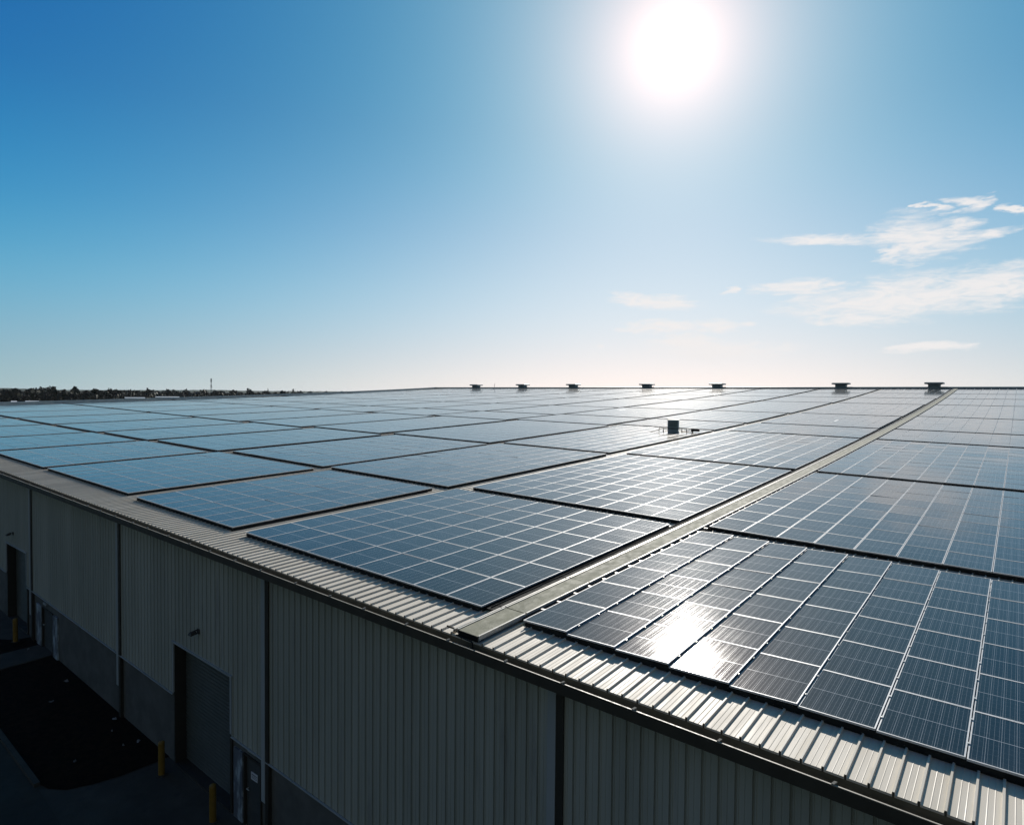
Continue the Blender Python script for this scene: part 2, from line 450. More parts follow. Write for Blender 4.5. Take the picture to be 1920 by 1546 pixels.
for a, b_, t in ((-8.2, -7.71, pd1_top), (-24.78, -24.20, pd2_top), (-22.74, -22.18, pd2_top)):
    mb = MB()
    mb.wbox(a + .05, b_, WY - 0.0, WY + 0.058, lambda q: GZ(q) + 0.02, lambda q: t(q) - 0.02)
    j = wpart(mb, 'jamb_board', M['jamb']); j['label'] = 'pale scuffed board beside a door'
# wall lights
for lx, lz in ((-10.1, -2.66), (-27.9, -2.33)):
    mb = MB()
    mb.box(lx - .06, lx + .06, WY - .03, WY, lz - .06, lz + .08)
    mb.tube([(lx, WY - .03, lz + .05), (lx, WY - .10, lz + .06), (lx, WY - .2, lz + .03)], .018, 7)
    mb.hexa([(lx - .10, WY - .28, lz - .05), (lx + .10, WY - .28, lz - .05), (lx + .10, WY - .09, lz - .02), (lx - .10, WY - .09, lz - .02),
             (lx - .06, WY - .25, lz + .03), (lx + .06, WY - .25, lz + .03), (lx + .06, WY - .11, lz + .05), (lx - .06, WY - .11, lz + .05)])
    wpart(mb, 'wall_light', M['pillar'])

# --- box gutter along the eave
mb = MB()
G0, G1 = -1.12, -1.365       # back and front of the trough
gz = lambda q: TAU * q - 0.198
for k in range(28):
    xa, xb = XL + k * 4, min(XL + (k + 1) * 4, XR)
    mb.hexa([(xa, G1, gz(xa) - .18), (xb, G1, gz(xb) - .18), (xb, G0 + .03, gz(xb) - .18), (xa, G0 + .03, gz(xa) - .18),
             (xa, G1, gz(xa) - .13), (xb, G1, gz(xb) - .13), (xb, G0 + .03, gz(xb) - .13), (xa, G0 + .03, gz(xa) - .13)], 1)
    mb.wbox(xa, xb, G0 + .004, G0 + .014, lambda q: gz(q) - .13, lambda q: gz(q) - .002, 1)
    mb.wbox(xa, xb, G1 - .016, G1 - .001, lambda q: gz(q) - .19, lambda q: gz(q) - .012, 0)
    mb.wbox(xa, xb, G1 - .018, G1 + .004, lambda q: gz(q) - .010, lambda q: gz(q) + .002, 2)
gut = wpart(mb, 'gutter', [M['trim'], M['guttin'], M['liplight']])
clip = MB()
clip.hexa([(0, 0, .004), (.035, 0, .004), (.06, .05, .006), (.025, .05, .006), (0, 0, .012), (.035, 0, .012), (.06, .05, .03), (.025, .05, .03)])
co_ = clip.build('gutter_clip', M['liplight']); clip_me = co_.data; bpy.data.objects.remove(co_)
for k in range(40):
    x = 9.4 - k * 1.28 + random.uniform(-.15, .15)
    c_ = bpy.data.objects.new('gutter_clip', clip_me); col.objects.link(c_)
    c_.parent = gut; c_.matrix_parent_inverse = (Matrix.Translation(ware.location)).inverted()
    c_.matrix_parent_inverse = Matrix.Identity(4)
    c_.location = (x, G1 - .012, gz(x)); c_.rotation_euler = (0, 0, random.uniform(-.25, .35))

# ------------------------------------------------------------------ roof walkway and cable tray
walk = empty('roof_walkway', P(0.63, -1.1, -0.2))
tag(walk, 'long olive grating walkway running from the gutter up to the ridge', 'walkway')
ws = [-1.12, 0.33] + [0.33 + 2.4 * k for k in range(1, 48)]
ws = [s for s in ws if s < 112.6] + [112.8]
mb = MB()
DN = -0.02
for a, b_ in zip(ws[:-1], ws[1:]):
    first = a < 0
    g = .012 if not first else .03
    x0, x1 = (.40, .88)
    mb.sbox(x0, x1, a, b_ - g, DN - .035, DN)
kid(mb.build('grating_deck', M['deck']), walk)
for (xa, xb, nm) in ((.365, .398, 'l'), (.882, .915, 'r')):
    mb = MB()
    for a, b_ in zip(ws[:-1], ws[1:]):
        mb.sbox(xa, xb, a - .0, b_ - .04, DN - .07, DN + .014)
    kid(mb.build('edge_rail', M['dullalu']), walk)
mb = MB()
for i, (a, b_) in enumerate(zip(ws[:-1], ws[1:])):
    mb.sbox(.255, .29, a - (.02 if i else -.02), b_ - .05, DN - .055, DN - .02)
kid(mb.build('side_pipe', M['dullalu']), walk)
mb = MB()
for a in ws[:-1][:30]:
    for q in ((a + .06),):
        mb.sbox(.20, .93, q, q + .05, ROOF_N + .04, DN - .071)
        mb.sbox(.03, .24, q, q + .03, DN - .06, DN - .035)
kid(mb.build('cross_bearer', M['darkm']), walk)
mb = MB()
e0 = -1.12
mb.sbox(.40, .88, e0 - .012, e0 - .001, ROOF_N + .02, DN - .002)
mb.tube([P(.40, e0 - .06, -.10), P(.76, e0 - .10, -.10), P(.84, e0 - .10, -.11), P(.84, e0 - .10, -.26)], .014, 7)
kid(mb.build('end_stop', M['darkm']), walk)

tray = empty('cable_tray', P(1.0, 0.3, -.2))
tag(tray, 'narrow dark cable tray with bright clips beside the right edge of the walkway', 'cable tray')
mb = MB()
k = 0
for i in range(56):
    a = 0.15 + i * 2.0
    if a > 110: break
    mb.sbox(.935, .945, a, a + 1.99, -.095, -.055)
    mb.sbox(1.055, 1.065, a, a + 1.99, -.095, -.055)
    mb.sbox(.945, 1.055, a, a + 1.99, -.10, -.085)
kid(mb.build('tray_channel', M['darkm']), tray)
mb = MB()
for off in (.975, 1.0, 1.022):
    pts = [P(off + random.uniform(-.008, .008), .3 + .5 * i, -.074 + random.uniform(0, .006)) for i in range(140)]
    mb.tube(pts, .011, 5)
kid(mb.build('cable', M['darkm']), tray)
mb = MB(); mb.box(-.05, .05, 0, .045, 0, .008)
o_ = mb.build('cable_clip', M['galv']); ccm = o_.data; bpy.data.objects.remove(o_)
for i in range(60):
    s_ = .75 + i * .62 + random.uniform(-.05, .05)
    o_ = bpy.data.objects.new('cable_clip', ccm); col.objects.link(o_); o_.parent = tray
    o_.matrix_parent_inverse = Matrix.Translation(tray.location).inverted()
    o_.matrix_basis = frame(1.0, s_, -.052) @ Matrix.Rotation(random.uniform(-.3, .3), 4, 'Z')
tr2 = empty('cable_tray', P(.13, .1, -.1))
tag(tr2, 'black cable duct in the gap along the left edge of the walkway', 'cable tray')
mb = MB()
for i in range(56):
    a = .12 + i * 2.0
    if a > 110: break
    mb.sbox(.03, .235, a, a + 1.985, ROOF_N + .045, ROOF_N + .085)
kid(mb.build('duct_cover', M['darkm']), tr2)
mb = MB()
mb.tube([P(.08 + random.uniform(-.01, .01), .2 + .5 * i, ROOF_N + .098) for i in range(120)], .012, 5)
kid(mb.build('cable', M['darkm']), tr2)

# ------------------------------------------------------------------ solar arrays
FR = 0.018     # visible frame width
def panel_meshes():
    w, h, t = PW - .012, PH - .006, .03
    mb = MB()
    # frame: four bars, outer box with open middle
    for (x0, x1, y0, y1) in ((0, FR, 0, h), (w - FR, w, 0, h), (FR, w - FR, 0, FR), (FR, w - FR, h - FR, h)):
        mb.box(x0, x1, y0, y1, -t, 0)
    o = mb.build('solar_panel', M['alu']); fm = o.data; bpy.data.objects.remove(o)
    mb = MB()
    g = FR - .002
    mb.face([(g, g, -.004), (w - g, g, -.004), (w - g, h - g, -.004), (g, h - g, -.004)], 0, [(0, 0), (1, 0), (1, 1), (0, 1)])
    mb.face([(g, h - g, -.010), (w - g, h - g, -.010), (w - g, g, -.010), (g, g, -.010)], 0, [(0, 0), (1, 0), (1, 1), (0, 1)])
    o = mb.build('panel_glass', M['glass']); gm = o.data; bpy.data.objects.remove(o)
    return fm, gm
FRAME_ME, GLASS_ME = panel_meshes()
mb = MB(); mb.box(-.016, .016, -.02, .02, -.012, .005)
o_ = mb.build('mid_clamp', M['galv']); CLAMP_ME = o_.data; bpy.data.objects.remove(o_)

# columns of arrays: measured left and right x for each row; rows: start s
colsX = {
 'R':  [(1.06, 9.14)] * 9,
 'C1': [(-9.2, -.01), (-8.95, .03), (-9.2, .05), (-9.24, -.02), (-9.2, -.12), (-9.1, -.1), (-9.1, .0), (-9.1, .1), (-9.1, .02)],
 'C2': [(-16.95, -10.05), (-17.75, -9.85), (-17.95, -10.04), (-18.58, -10.16), (-18.7, -10.12), (-18.4, -9.95), (-18.4, -9.8), (-18.4, -9.8), (-18.4, -9.8)],
 'C3': [(-27.15, -18.04), (-26.95, -18.27), (-28.05, -18.63), (-29.0, -19.29), (-28.9, -19.3), (-28.7, -19.3), (-28.6, -19.2), (-28.6, -19.2), (-28.6, -19.2)],
 'C4': [(-35.9, -27.75), (-35.75, -27.85), (-37.2, -28.95), (-39.0, -29.57), (-38.8, -29.5), (-38.6, -29.5), (-38.5, -29.4), (-38.5, -29.4), (-38.5, -29.4)],
 'C5': [(-44.2, -36.6), (-43.9, -36.6), (-46.1, -37.93), (-48.4, -39.54)] + [(-48.3, -39.5)] * 5,
 'C6': [(-53.5, -44.9), (-53.2, -44.6), (-55.8, -46.88), (-57.9, -49.0)] + [(-57.8, -49.0)] * 5,
 'C7': [(-63.0, -54.3), (-63.0, -54.1), (-65.6, -56.7), (-67.6, -58.7)] + [(-67.5, -58.6)] * 5,
 'C8': [(-72.8, -64.0), (-72.8, -63.9), (-75.3, -66.4), (-77.2, -68.3)] + [(-77.0, -68.2)] * 5,
 'C9': [(-82.4, -73.6), (-82.4, -73.6), (-85.0, -76.1), (-86.6, -77.8)] + [(-86.5, -77.7)] * 5,
 'C10': [(-92.5, -83.2), (-92.5, -83.2), (-94.5, -85.8), (-96.0, -87.3)] + [(-96.0, -87.2)] * 5,
 'C11': [None, None, None, None] + [(-105.5, -96.8)] * 5,
}
rowsS = {
 'R':  [.02, 9.58, 23.26, 39.78, 47.87, 61.43, 78.4, 89.97, 99.9],
 'C1': [.02, 9.72, 23.28, 39.85, 47.7, 60.6, 78.1, 89.8, 100.2],
 'C2': [.08, 9.21, 22.83, 39.45, 47.0, 60.0, 78.4, 90.0, 100.2],
 'C3': [.22, 9.13, 22.2, 38.45, 46.9, 59.8, 78.0, 90.0, 100.2],
 'C4': [.20, 8.73, 21.6, 37.44, 45.76, 59.3, 77.6, 89.8, 100.2],
 'C5': [.25, 8.46, 20.9, 36.8, 45.2, 58.9, 77.3, 89.6, 100.2],
 'C6': [.25, 8.22, 20.4, 36.2, 44.8, 58.5, 77.0, 89.5, 100.2],
}
for c in ('C7', 'C8', 'C9', 'C10', 'C11'): rowsS[c] = rowsS['C6']
colname = {'R': 'right of the walkway', 'C1': 'first column left of the walkway'}
for i, w_ in enumerate(('second', 'third', 'fourth', 'fifth', 'sixth', 'seventh', 'eighth', 'ninth', 'tenth', 'eleventh')):
    colname['C%d' % (i + 2)] = '%s column left of the walkway' % w_
rowname = ['front row at the gutter', 'second row from the gutter', 'third row from the gutter', 'fourth row from the gutter',
           'fifth row from the gutter', 'sixth row from the gutter', 'seventh row from the gutter', 'second row below the ridge', 'row just below the ridge']
special = {('R', 0): 'nearest dark navy array with white sun glare, beside the walkway end',
           ('C1', 0): 'deep blue array of fifty four panels at the gutter, left of the walkway',
           ('C2', 0): 'blue array seven panels wide at the gutter, left of the deep blue one'}
near = {('R', 0), ('R', 1), ('R', 2), ('C1', 0), ('C1', 1), ('C1', 2), ('C2', 0), ('C2', 1), ('C2', 2), ('C3', 0), ('C3', 1), ('C4', 0)}
tint = {0: 'navy', 1: 'steel blue', 2: 'pale blue'}
rnd = random.Random(11)
UNIT_X, UNIT_S = -12.25, 36.45
def add_array(c, r):
    xx = colsX[c][r]
    if xx is None: return
    x0, x1 = xx
    s0 = rowsS[c][r]
    s1 = rowsS[c][r + 1] - .68 if r < 8 else RIDGE_S - 0.9
    x0 = max(x0, left_edge(s1 if s1 else s0) + 26.0 * 0 + .5, left_edge(s0) + .5)
    if x1 - x0 < 1.5: return
    nx = max(1, round((x1 - x0) / PW)); nsr = max(1, round((s1 - s0) / PH)) if r else 6
    fx, fs = (x1 - x0) / (nx * PW), (s1 - s0) / (nsr * PH)
    root = empty('solar_array', P((x0 + x1) / 2, s0, ROOF_N))
    colour = 'navy blue' if r == 0 else ('steel blue' if r < 3 else 'pale sky-reflecting')
    lab = special.get((c, r)) or '%s solar array, %s, %s' % (colour, rowname[r], colname[c])
    tag(root, lab, 'solar array', 'solar arrays in a grid on the warehouse roof')
    inv = Matrix.Translation(root.location).inverted()
    if (c, r) in near:
        for i in range(nx):
            for j in range(nsr):
                px, ps = x0 + i * PW * fx, s0 + j * PH * fs
                if (c, r) == ('C2', 2) and abs(px + PW / 2 - UNIT_X) < 1.05 and abs(ps + PH / 2 - UNIT_S) < 1.3: continue
                o = bpy.data.objects.new('solar_panel', FRAME_ME); col.objects.link(o)
                mt = frame(px, ps) @ Matrix.Diagonal((fx, fs, 1, 1))
                lean = (-.002, -.042 if i < 5 else -.02) if (c, r) == ('R', 0) else (0, 0)
                tilt = Matrix.Rotation(lean[0] + rnd.gauss(0, .0035), 4, 'X') @ Matrix.Rotation(lean[1] + rnd.gauss(0, .0035), 4, 'Y')
                cen = Matrix.Translation((PW / 2, PH / 2, 0))
                o.parent = root; o.matrix_parent_inverse = inv; o.matrix_basis = mt @ cen @ tilt @ cen.inverted()
                g = bpy.data.objects.new('panel_glass', GLASS_ME); col.objects.link(g)
                g.parent = o
        if (c, r) == ('R', 0):
            for i in range(1, nx):
                for j in range(nsr):
                    for q in (.28, .78):
                        k_ = bpy.data.objects.new('mid_clamp', CLAMP_ME); col.objects.link(k_)
                        k_.parent = root; k_.matrix_parent_inverse = inv
                        k_.matrix_basis = frame(x0 + i * PW * fx - .006, s0 + (j + q) * PH * fs, .002)
    else:
        mb = MB()
        mg = MB()
        for j in range(nsr):
            for i in range(nx):
                xa, sa = x0 + i * PW * fx, s0 + j * PH * fs
                xb, sb = xa + PW * fx - .014, sa + PH * fs - .006
                mb.hexa([P(xa, sa, -.03), P(xb, sa, -.03), P(xb, sb, -.03), P(xa, sb, -.03),
                         P(xa, sa, -.006), P(xb, sa, -.006), P(xb, sb, -.006), P(xa, sb, -.006)])
                d0, d1 = rnd.gauss(0, .002), rnd.gauss(0, .002)
                mg.face([P(xa + FR, sa + FR, d0), P(xb - FR, sa + FR, d1), P(xb - FR, sb - FR, d1), P(xa + FR, sb - FR, d0)],
                        0, [(0, 0), (1, 0), (1, 1), (0, 1)])
        kid(mb.build('panel_frame', M['alu']), root)
        kid(mg.build('panel_glass', M['glass']), root)
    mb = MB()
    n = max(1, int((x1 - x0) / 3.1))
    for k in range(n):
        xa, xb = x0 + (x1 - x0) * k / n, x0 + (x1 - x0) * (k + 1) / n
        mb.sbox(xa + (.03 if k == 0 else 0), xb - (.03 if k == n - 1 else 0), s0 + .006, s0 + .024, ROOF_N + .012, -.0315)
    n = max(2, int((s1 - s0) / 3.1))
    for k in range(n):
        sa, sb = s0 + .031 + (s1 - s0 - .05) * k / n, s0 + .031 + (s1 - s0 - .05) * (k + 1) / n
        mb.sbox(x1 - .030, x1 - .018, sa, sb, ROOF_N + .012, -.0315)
    kid(mb.build('shade_skirt', M['darkm']), root)  # black boards added under front and right panel edges to stand in for shade
    # mounting rails that carry the panels clear of the roof
    mb = MB()
    for j in range(nsr):
        for q in (.28, .78):
            sc = s0 + (j + q) * PH * fs
            n = max(1, int((x1 - x0) / 3.1))
            for k in range(n):
                xa, xb = x0 + (x1 - x0) * k / n, x0 + (x1 - x0) * (k + 1) / n
                mb.sbox(xa, xb - (.05 if k == n - 1 else 0), sc, sc + .04, -.074, -.033)
                if j < 2 or r < 2: mb.sbox(xa + .3, xa + .36, sc, sc + .04, ROOF_N + .02, -.075)
    kid(mb.build('mounting_rail', M['galv']), root)
for c in colsX:
    for r in range(9): add_array(c, r)

# ------------------------------------------------------------------ things on the roof
def vent(x, label):
    b0 = P(x, RIDGE_S, .22)
    root = empty('roof_vent', b0)
    mb = MB()
    mb.box(-.95, .95, -.8, .8, -.4, .42)
    mb.hexa([(-.95, -.8, .42), (.95, -.8, .42), (.95, .8, .42), (-.95, .8, .42), (-1.2, -1.05, .50), (1.2, -1.05, .50), (1.2, 1.05, .50), (-1.2, 1.05, .50)])
    mb.build('vent_throat', M['vent'], root)
    mb = MB()
    mb.box(-1.5, 1.5, -1.3, 1.3, .52, .80)
    mb.hexa([(-1.5, -1.3, .80), (1.5, -1.3, .80), (1.5, 1.3, .80), (-1.5, 1.3, .80), (-1.3, -1.1, .87), (1.3, -1.1, .87), (1.3, 1.1, .87), (-1.3, 1.1, .87)])
    mb.build('vent_cap', M['vent'], root)
    root.scale = (.86, .86, .84)
    tag(root, label, 'roof vent', 'flat capped vents along the ridge')
vent(-100.74, 'leftmost and smallest looking capped vent on the ridge line')
vent(-85.78, 'capped ridge vent just right of the thin antenna')
vent(-71.26, 'third capped ridge vent counting from the left end of the ridge')
vent(-52.94, 'middle one of the seven capped ridge vents, left of the sun glitter')
vent(-37.89, 'capped ridge vent above the sun glitter, beyond the small rooftop unit')
vent(-15.94, 'capped ridge vent left of the one nearest the walkway top')
vent(-2.3, 'capped ridge vent close to the top end of the walkway')

an = MB()
q = P(-94.7, RIDGE_S, .22)
an.tube([q, q + Vector((.05, 0, .55)), q + Vector((.18, 0, 1.0))], .04, 5)
an.tube([q + Vector((-.2, 0, .45)), q + Vector((.25, 0, .5))], .02, 5)
tag(an.build('antenna', M['mast'], origin=q), 'thin bent antenna on the ridge between the two leftmost vents', 'antenna')

fr = frame(UNIT_X, UNIT_S, ROOF_N)
u = empty('rooftop_unit', fr.translation); u.rotation_euler = (0, 0, math.radians(20)); u.scale = (1.35, 1.2, .92)
tag(u, 'small dark box unit with pipe rails standing among the panels', 'rooftop unit')
mb = MB(); mb.box(-.30, .30, -.30, .30, .47, 1.08); mb.box(-.285, .285, -.285, .285, -.02, .465)
mb.build('unit_cabinet', M['unit'], u)
mb = MB(); mb.box(-.32, .32, -.32, .32, 1.082, 1.13); mb.build('unit_cap', M['vent'], u)
mb = MB()
for k in range(6): mb.box(-.24, .24, -.312, -.301, .56 + k * .075, .59 + k * .075)
mb.build('louvre_panel', M['darkm'], u)
mb = MB()
for zz in (.38, .30):
    mb.tube([(-.75, -.5, zz + .06), (.48, -.5, zz + .06), (1.35, -.42, zz + .04)], .026, 6)
for xx in (-.75, -.5, .5, .75, 1.1): mb.tube([(xx, -.48, -.02), (xx, -.48, .46)], .02, 6)
mb.tube([(-.75, -.5, .28), (-1.25, -.75, .10), (-1.7, -.95, .06)], .022, 6)
mb.tube([(.5, -.5, .10), (1.0, -.45, .20), (1.2, -.4, .25)], .022, 6)
mb.build('pipe_rail', M['rail'], u)
mb = MB(); mb.box(1.0, 1.45, -.52, -.30, .22, .40); mb.tube([(1.05, -.41, -.02), (1.05, -.41, .22)], .03, 6)
mb.build('valve_box', M['darkm'], u)

# ------------------------------------------------------------------ ground
def gpt(x, y, dz=0): return (x, y, GZ(x) + dz)
mb = MB()
xs = [-9000, -3000, -900, -300, -120, -88, -60, -40, -20, -5, 10, 30, 120, 400, 1500, 9000]
ys = [-9000, -2000, -400, -80, -30, -8, 0, 20, 200, 600, 2000, 9000]
for a, b_ in zip(xs[:-1], xs[1:]):
    for c_, d_ in zip(ys[:-1], ys[1:]):
        mb.face([gpt(a, c_, -.03), gpt(b_, c_, -.03), gpt(b_, d_, -.03), gpt(a, d_, -.03)])
tag(mb.build('ground', M['terrain']), kind='structure')
def sheet(name, poly, dz, mat, th=0.0):
    mb = MB()
    mb.face([gpt(x, y, dz) for x, y in poly])
    if th:
        for (a, b_) in zip(poly, poly[1:] + poly[:1]):
            mb.face([gpt(*a, dz - th), gpt(*b_, dz - th), gpt(*b_, dz), gpt(*a, dz)])
    return tag(mb.build(name, mat), kind='structure')
for k, (a, b_) in enumerate(((-60, -30), (-30, 0), (0, 30))):
    pass
mb = MB()
for a, b_ in ((-60, -35), (-35, -20), (-20, -5), (-5, 10), (10, 30)):
    mb.face([gpt(a, -26, 0), gpt(b_, -26, 0), gpt(b_, -.7, 0), gpt(a, -.7, 0)])
tag(mb.build('yard', M['asphalt']), kind='structure')
# mulch bed with its rounded near end
bed = [(-22.85, -.86), (-22.72, -2.7), (-22.70, -3.72), (-17.37, -3.86), (-13.55, -3.92), (-13.1, -3.82), (-12.68, -3.5), (-12.42, -2.9), (-12.25, -2.2), (-12.2, -1.14), (-12.2, -.86)]
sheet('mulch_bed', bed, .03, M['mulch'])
bed2 = [(-25.2, -.86), (-25.1, -1.4), (-24.45, -2.3), (-24.4, -3.72), (-29, -3.72), (-28.2, -2.0), (-27.6, -1.6), (-26.6, -1.5), (-26.2, -.86)]
sheet('mulch_bed_far', [(-24.45, -.86), (-24.45, -3.72), (-27.0, -3.72), (-26.3, -1.9), (-25.7, -1.45), (-25.6, -.86)], .03, M['mulch'])
mb = MB()
def strip(pts, w, h):
    for (a, b_) in zip(pts[:-1], pts[1:]):
        a, b_ = Vector(a), Vector(b_)
        d = (b_ - a).normalized(); nrm = Vector((-d.y, d.x)) * w
        p = [a, b_, b_ + nrm, a + nrm]
        mb.hexa([gpt(q.x, q.y, -.02) for q in p] + [gpt(q.x, q.y, h) for q in p])
strip([(-27.0, -3.92), (-17.37, -4.02), (-13.5, -4.06)], .15, .10)
tag(mb.build('kerb', M['concrete']), kind='structure')
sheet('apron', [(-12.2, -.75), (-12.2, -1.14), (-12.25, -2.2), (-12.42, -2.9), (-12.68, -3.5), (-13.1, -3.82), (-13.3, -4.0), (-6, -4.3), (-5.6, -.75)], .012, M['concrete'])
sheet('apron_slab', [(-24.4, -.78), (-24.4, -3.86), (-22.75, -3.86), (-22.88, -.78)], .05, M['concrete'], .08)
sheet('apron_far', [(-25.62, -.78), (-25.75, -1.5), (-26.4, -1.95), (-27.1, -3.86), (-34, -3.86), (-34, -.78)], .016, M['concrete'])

def bollard(x, y, h, label):
    z = GZ(x)
    root = empty('bollard', (x, y, z))
    mb = MB()
    mb.tube([(0, 0, -.1), (0, 0, h - .06), (0, 0, h - .02), (0, 0, h)], .1, 16, radii=[.09, .09, .078, .03])
    mb.build('bollard_post', M['yellow'], root, smooth=False)
    mb = MB()
    mb.tube([(0, 0, 0), (0, 0, .035)], .15, 14)
    mb.build('bollard_foot', M['concrete'], root)
    tag(root, label, 'bollard', 'yellow bollards guarding the roller doors')
bollard(-11.45, -1.42, 1.04, 'yellow steel bollard at the curved end of the dark mulch bed')
bollard(-8.36, -1.41, 1.05, 'yellow steel bollard nearest the camera, in front of the roller door')
bollard(-25.52, -1.49, 1.05, 'small far yellow bollard by the left roller door')

lit = [(-19.89, -1.31, .26, .5, 'long white paper scrap lying on mulch near the wall'), (-18.51, -2.18, .2, 1.1, 'dull crumpled paper scrap in the middle of the mulch bed'),
       (-15.69, -1.14, .24, .2, 'white scrap at the foot of the wall column'), (-13.7, -1.17, .2, 2.2, 'folded pale scrap on mulch nearest the bollard'),
       (-13.8, -1.59, .12, .3, 'tiny bright scrap on mulch left of the bollard'), (-13.95, -2.89, .10, 1.5, 'tiny scrap alone near the curved mulch edge'),
       (-24.1, -1.40, .12, .9, 'small white scrap beside the far door slab'), (-14.95, -1.51, .12, 2.6, 'small dull scrap between the column foot and bollard')]
for x, y, sz, a, lb in lit:
    mb = MB(); rr = random.Random(int(x * 100))
    n = 7; ring = []
    for k in range(n):
        t = 2 * PI * k / n
        r = sz * rr.uniform(.3, .55) * (1 if math.cos(t) ** 2 > .4 else .55)
        ring.append((r * math.cos(t + a), r * math.sin(t + a), rr.uniform(.0, .07)))
    top = [(q[0] * .6, q[1] * .6, q[2] + .03) for q in ring]
    for k in range(n):
        mb.face([ring[k], ring[(k + 1) % n], top[(k + 1) % n], top[k]])
    mb.face(top); mb.face(ring[::-1])
    o = mb.build('paper_scrap', M['paper']); o.location = (x, y, GZ(x) + .035)
    tag(o, lb, 'litter', 'scraps of litter on the mulch')

# ------------------------------------------------------------------ distance: trees, sheds, mast, hills
CAM = Vector((8.544058, -9.878476, 4.353433))
def at(az, d, z=None):
    a = math.radians(az)
    x, y = CAM.x + d * math.sin(a), CAM.y + d * math.cos(a)
    return Vector((x, y, GZ(x) - .03 if z is None else z))
def crown_mb(mb, c, rx, rz, n, size, rr, lobes=7):
    L = []
    for k in range(lobes):
        t = rr.uniform(0, 2 * PI); r = rr.uniform(.2, .75)
        L.append((c + Vector((rx * r * math.cos(t), rx * r * math.sin(t), rz * rr.uniform(-.55, .75))), rr.uniform(.32, .55)))
    for k in range(n):
        lc, lr = L[rr.randrange(lobes)]
        d = Vector((rr.gauss(0, 1), rr.gauss(0, 1), rr.gauss(0, 1))).normalized() * (rr.random() ** .45)
        p = lc + Vector((d.x * rx * lr, d.y * rx * lr, d.z * rz * lr * .9))
        a = Vector((rr.gauss(0, 1), rr.gauss(0, 1), rr.gauss(0, .6))).normalized()
        b_ = a.cross(Vector((rr.gauss(0, 1), rr.gauss(0, 1), rr.gauss(0, 1)))).normalized()
        s = size * rr.uniform(.5, 1.2)
        mb.face([p - a * s - b_ * s * .5, p + a * s * .3 - b_ * s * .7, p + a * s + b_ * s * .2, p - a * s * .2 + b_ * s * .6])
treelist = [(-76.60,0.054,0.62),(-75.95,0.063,0.55),(-75.14,0.035,0.42),(-74.62,0.233,0.40),(-74.12,0.278,0.50),(-73.56,0.015,0.40),(-73.14,0.079,0.41),(-72.72,0.104,0.34),(-71.91,0.015,0.34),(-71.34,0.141,0.37),(-70.87,0.007,0.30),(-70.43,0.193,0.15),(-70.26,0.155,0.15),(-70.09,0.056,0.19),(-69.54,0.062,0.26),(-69.19,0.066,0.11),(-68.77,0.051,0.30),(-68.16,-0.004,0.30),(-67.63,0.105,0.26),(-66.82,0.052,0.30),(-66.12,0.144,0.19),(-65.34,0.026,0.26),(-64.08,0.125,0.15),(-63.89,0.149,0.11),(-63.03,0.051,0.22),(-61.56,0.111,0.22),(-60.55,0.320,0.30),(-59.32,0.135,0.22),(-57.52,0.088,0.11),(-57.14,0.271,0.14),(-56.67,0.119,0.15)]
tl = ['broad dark tree at the left picture edge above the roof', 'rounded dark tree next to the one at the left edge', 'low dark tree just left of the two tallest gums',
      'tall gum with a gap in its crown, left of the pair', 'tallest broad gum, right of the pair', 'low tree under the right shoulder of the tallest gum', 'pointed conical tree right of the gum pair',
      'round topped tree just right of the conical tree', 'low bush-like tree between two round topped trees', 'broad domed tree midway between the conical tree and twin slim trees', 'low tree just left of the twin slim trees',
      'left one of the twin slim trees', 'right one of the twin slim trees', 'small tree touching the right slim tree', 'wide low tree left of the white shed roofs', 'very thin tree above the left end of the white sheds',
      'low tree behind the left white shed', 'low tree behind the middle of the white shed', 'dark domed tree standing above the long white shed', 'low wide tree between the domed tree and the right shed',
      'slim upright tree above the right white shed', 'low tree right of the white sheds', 'slim tree left of the radio mast pair', 'thin tree close left of the radio mast', 'low tree right under the radio mast',
      'small round tree between the mast and the lone dark tree', 'lone dark tall tree with ragged top right of the mast', 'small round tree right of the lone dark tree', 'tiny tree left of the last ragged tree', 'last ragged tree before the roof edge hides the land', 'tiny tree at the roof edge, rightmost of all trees']
for k, (az, el, hw) in enumerate(treelist):
    rr = random.Random(100 + k)
    d = 560 + 90 * rr.random() if az < -69.8 else 800 + 120 * rr.random()
    b0 = at(az, d)
    top = CAM.z + math.tan(math.radians(el)) * d
    H = top - b0.z
    R_ = max(1.3, math.radians(hw) * d)
    root = empty('pine_tree' if k == 6 else 'gum_tree', b0)
    mb = MB()
    mb.tube([(0, 0, -.3), (.1, .1, H * .35), (.2, -.1, H * .7)], .3, 7, radii=[.32, .24, .1])
    for q in range(4):
        t = rr.uniform(0, 2 * PI)
        mb.tube([(.1, .1, H * (.3 + .08 * q)), (R_ * .5 * math.cos(t), R_ * .5 * math.sin(t), H * (.55 + .08 * q))], .1, 5, radii=[.14, .05])
    mb.build('trunk', M['bark'], root)
    mb = MB()
    if k == 6:
        for q in range(7):
            f = q / 6
            crown_mb(mb, Vector((0, 0, H * (.25 + .66 * f))), R_ * (1.05 - .85 * f), H * .13, 150, .55, rr, 5)
    else:
        crown_mb(mb, Vector((0, 0, H * .62)), R_, H * .36, 620, .55 if hw > .2 else .4, rr, 9)
    # trim so that the highest leaf is the tree's height
    zt = max(v[2] for v in mb.v); sc = H / zt
    mb.v = [(v[0], v[1], v[2] * sc) for v in mb.v]
    mb.build('crown', M['leaf2'] if k in (6, 26) else M['leaf'], root)
    tag(root, tl[k], 'tree', 'trees beyond the far left end of the roof')

